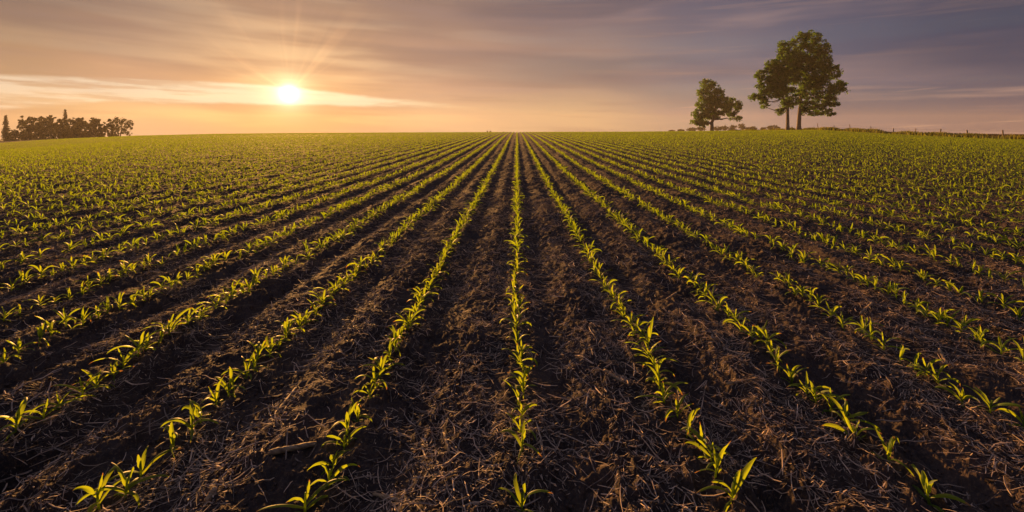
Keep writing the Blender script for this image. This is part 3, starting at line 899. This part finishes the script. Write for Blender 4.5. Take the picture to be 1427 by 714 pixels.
grove_tree(156, 183, 8, 'low dark bush beside the lone spreading tree of the grove', seed=419, yb=195, low=.15, n=60)
grove_tree(152, 166, 9, 'thin see-through tree leaning on the lone spreading tree', seed=420, yb=196, low=.35, n=34)
e = tree('broadleaf_tree', (168 - X0) * kL, 190, lobes_px([(168, 168, 8, 5), (160, 172, 7, 5), (177, 171, 7, 5), (157, 178, 7, 5), (168, 178, 8, 5), (180, 179, 6, 5), (183, 174, 4, 3), (163, 185, 5, 3), (181, 187, 4, 3), (173, 184, 5, 3)], 168, 194, kL),
     2.6, .22, 170, .42, 20, .6, 'lone spreading tree with a visible trunk at the right end of the grove', 'trees of the grove at the left edge', M_FAR, 431)
e.location.z = EYE - (194.5 - Y0) * kL

# low farm sheds in the grove
def shed(x, yt, wpx, hpx, dist, label, wall, roof, seed):
    k = dist / F
    e = link('farm_shed', None, None, ((x - X0) * k, dist, EYE - (yt + hpx + 3 - Y0) * k)); e.rotation_euler[2] = R(12)
    tag(e, label, 'shed')
    w_, h_ = wpx * k / 2, (hpx + 3) * k
    hw = h_ * .8; dp = w_ * .8
    v = np.array([(-w_, -dp, -.3), (w_, -dp, -.3), (w_, dp, -.3), (-w_, dp, -.3), (-w_, -dp, hw), (w_, -dp, hw), (w_, dp, hw), (-w_, dp, hw)])
    f = np.array([(0, 1, 5, 4), (1, 2, 6, 5), (2, 3, 7, 6), (3, 0, 4, 7)])
    link('wall', mesh('shed_wall', v, f, wall, smooth=False), e)
    o_ = .4
    v = np.array([(-w_ - o_, -dp - o_, hw - .05), (w_ + o_, -dp - o_, hw - .05), (w_ + o_, 0, h_ + .3), (-w_ - o_, 0, h_ + .3), (-w_ - o_, dp + o_, hw - .05), (w_ + o_, dp + o_, hw - .05)])
    v2 = v + [0, 0, .14]
    vv = np.vstack([v, v2])
    f = np.array([(0, 1, 2, 3), (3, 2, 5, 4), (6, 9, 8, 7), (9, 10, 11, 8), (0, 6, 7, 1), (4, 5, 11, 10), (0, 3, 9, 6), (3, 4, 10, 9), (1, 7, 8, 2), (2, 8, 11, 5)])
    link('roof', mesh('shed_roof', vv, f, roof, smooth=False), e)
    d0 = -w_ * .3
    v = np.array([(d0, -dp - .03, 0), (d0 + 1.2, -dp - .03, 0), (d0 + 1.2, -dp - .03, hw * .75), (d0, -dp - .03, hw * .75)])
    v = np.vstack([v, v + [0, .025, 0]])
    link('door', mesh('shed_door', v, np.array([(0, 1, 2, 3), (7, 6, 5, 4), (0, 4, 5, 1), (1, 5, 6, 2), (2, 6, 7, 3), (3, 7, 4, 0)]), M_POST, smooth=False), e)
def flat(name, c_, rough=.6):
    m_, N = material(name)
    nz = N.n('ShaderNodeTexNoise', {'Vector': N.n('ShaderNodeTexCoord').outputs['Object'], 'Scale': 1.5, 'Detail': 5}).outputs[0]
    p = N.n('ShaderNodeBsdfPrincipled', {'Base Color': N.mix(nz, tuple(x * .8 for x in c_), c_), 'Roughness': rough})
    N.n('ShaderNodeOutputMaterial', {'Surface': p.outputs[0]})
    return m_
M_TIN = flat('pale_metal_roof', (.55, .56, .62), .4)
M_BOARD = flat('brown_boards', (.22, .14, .09))
shed(38, 198.2, 20, 2.6, 178, 'low shed with pale metal roof under the dark trees of the grove', M_BOARD, M_TIN, 1)
shed(17, 198.6, 8, 2.6, 176, 'small brown shed at the foot of the leftmost conifer', M_BOARD, M_BOARD, 2)

# ------------------------------------------------------------------ fence and verge on the right
FXL = 67.0
fe = link('wire_fence', None, None, (FXL, 60, float(terrain(FXL, 60))))
tag(fe, 'old wire fence on leaning wooden posts along the grassy verge on the right', 'fence')
fr = np.random.default_rng(9)
tops = []
for i, (px, hgt) in enumerate([(1398, 1.25), (1349, 1.15), (1310, 1.2), (1276, 1.15), (1245, 1.1), (1215, 1.25), (1185, 1.5), (1162, 1.2), (1140, 1.55)]):
    z = F * FXL / (px - X0)
    b = np.array([FXL, z, float(terrain(FXL, z))]) - np.array(fe.location)
    ln = fr.normal(0, .08, 2)
    v, f = tube([(0, 0, -.3), (ln[0] * .3, ln[1] * .3, hgt * .4), (ln[0], ln[1], hgt)], [.10, .095, .085] if px > 1300 else [.075, .07, .06], 8)
    link('post', mesh('fence_post', v, f, M_POST), fe, b)
    tops.append(b + [ln[0], ln[1], hgt - .12])
tops = [tops[0] + (tops[0] - tops[1])] + tops
WG = Geo()
for dz_ in (0, -.38):
    pts = []
    for a, b in zip(tops[:-1], tops[1:]):
        for q in np.linspace(0, 1, 6)[:-1]:
            p = a + (b - a) * q; pts.append(p + [0.09, 0, dz_ - .04 * math.sin(q * pi)])
    v, f = tube(pts, .008, 4); WG.add(v, f)
link('wire', WG.mesh('fence_wire', flat('rusty_wire', (.12, .08, .06))), fe)

# verge grass: bushy clumps along the fence
vg = Geo(); r = np.random.default_rng(61)
n = 26000
z = r.uniform(30, 150, n); x = FXL - .9 + r.normal(0, .75, n)
cn = vnoise(x * .5, z * .45, 81)
k = cn + r.uniform(-.12, .12, n) > .22
x, z, cn = x[k], z[k], cn[k]; n = len(x)
hgt = (.30 + .70 * np.clip(cn - .25, 0, 1)) * r.uniform(.6, 1.2, n)
bl = np.array([(-.5, 0, 0), (.5, 0, 0), (.36, .05, .55), (-.36, .05, .55), (.05, .25, 1.0), (-.05, .25, 1.0)])
bf = np.array([(0, 1, 2, 3), (3, 2, 4, 5)])
a = r.uniform(0, 2 * pi, n)
vx = bl[None, :, 0] * .13; vy = bl[None, :, 1] * hgt[:, None]
v = np.stack([vx * np.cos(a)[:, None] - vy * np.sin(a)[:, None] + x[:, None], vx * np.sin(a)[:, None] + vy * np.cos(a)[:, None] + z[:, None],
              bl[None, :, 2] * hgt[:, None] + terrain(x, z)[:, None]], -1)
vg.add(v.reshape(-1, 3), (bf[None] + (np.arange(n) * 6)[:, None, None]).reshape(-1, 4), None, np.repeat(np.clip(cn + r.uniform(-.3, .3, n), 0, 1), 6))
o = link('verge_grass', vg.mesh('verge_grass', M_GRASS, smooth=False))
tag(o, 'rough clumpy grass and weeds growing along the wire fence on the right', 'grass', None, 'stuff')
# low grass of the pasture behind the fence
vg = Geo(); n = 30000
z = r.uniform(45, 200, n); x = 67.5 + r.uniform(0, 1, n)**1.3 * 120
hgt = r.uniform(.12, .4, n) ; a = r.uniform(0, 2 * pi, n)
vx = bl[None, :, 0] * .22; vy = bl[None, :, 1] * hgt[:, None]
v = np.stack([vx * np.cos(a)[:, None] - vy * np.sin(a)[:, None] + x[:, None], vx * np.sin(a)[:, None] + vy * np.cos(a)[:, None] + z[:, None],
              bl[None, :, 2] * hgt[:, None] + terrain(x, z)[:, None]], -1)
vg.add(v.reshape(-1, 3), (bf[None] + (np.arange(n) * 6)[:, None, None]).reshape(-1, 4), None, np.repeat(r.uniform(0, 1, n), 6))
M_PAST = mat_leaf('pasture_grass', (.07, .055, .022), (.10, .08, .03), .3, tip=False, rough=.8, spec=.2)
o = link('pasture_grass', vg.mesh('pasture_grass', M_PAST, smooth=False))
tag(o, 'dull brownish pasture grass beyond the wire fence', 'grass', None, 'stuff')

# ------------------------------------------------------------------ haze
HAZE = .00029
if HAZE:
    x0, x1, y0, y1, z0, z1 = -1600, 1600, -430, 800, GMIN - 1, 26
    v = np.array([(x, y, z) for z in (z0, z1) for y in (y0, y1) for x in (x0, x1)])
    f = np.array([(0, 2, 3, 1), (4, 5, 7, 6), (0, 1, 5, 4), (1, 3, 7, 5), (3, 2, 6, 7), (2, 0, 4, 6)])
    m_, N = material('haze')
    pv = N.n('ShaderNodeVolumePrincipled', {'Color': (1, .93, .84, 1), 'Density': HAZE, 'Anisotropy': .22})
    N.n('ShaderNodeOutputMaterial', {'Volume': pv.outputs[0]})
    h = link('haze', mesh('haze', v, f, m_, smooth=False))
    h['kind'] = 'stuff'; h['label'] = 'thin warm evening haze over the field and the far trees'
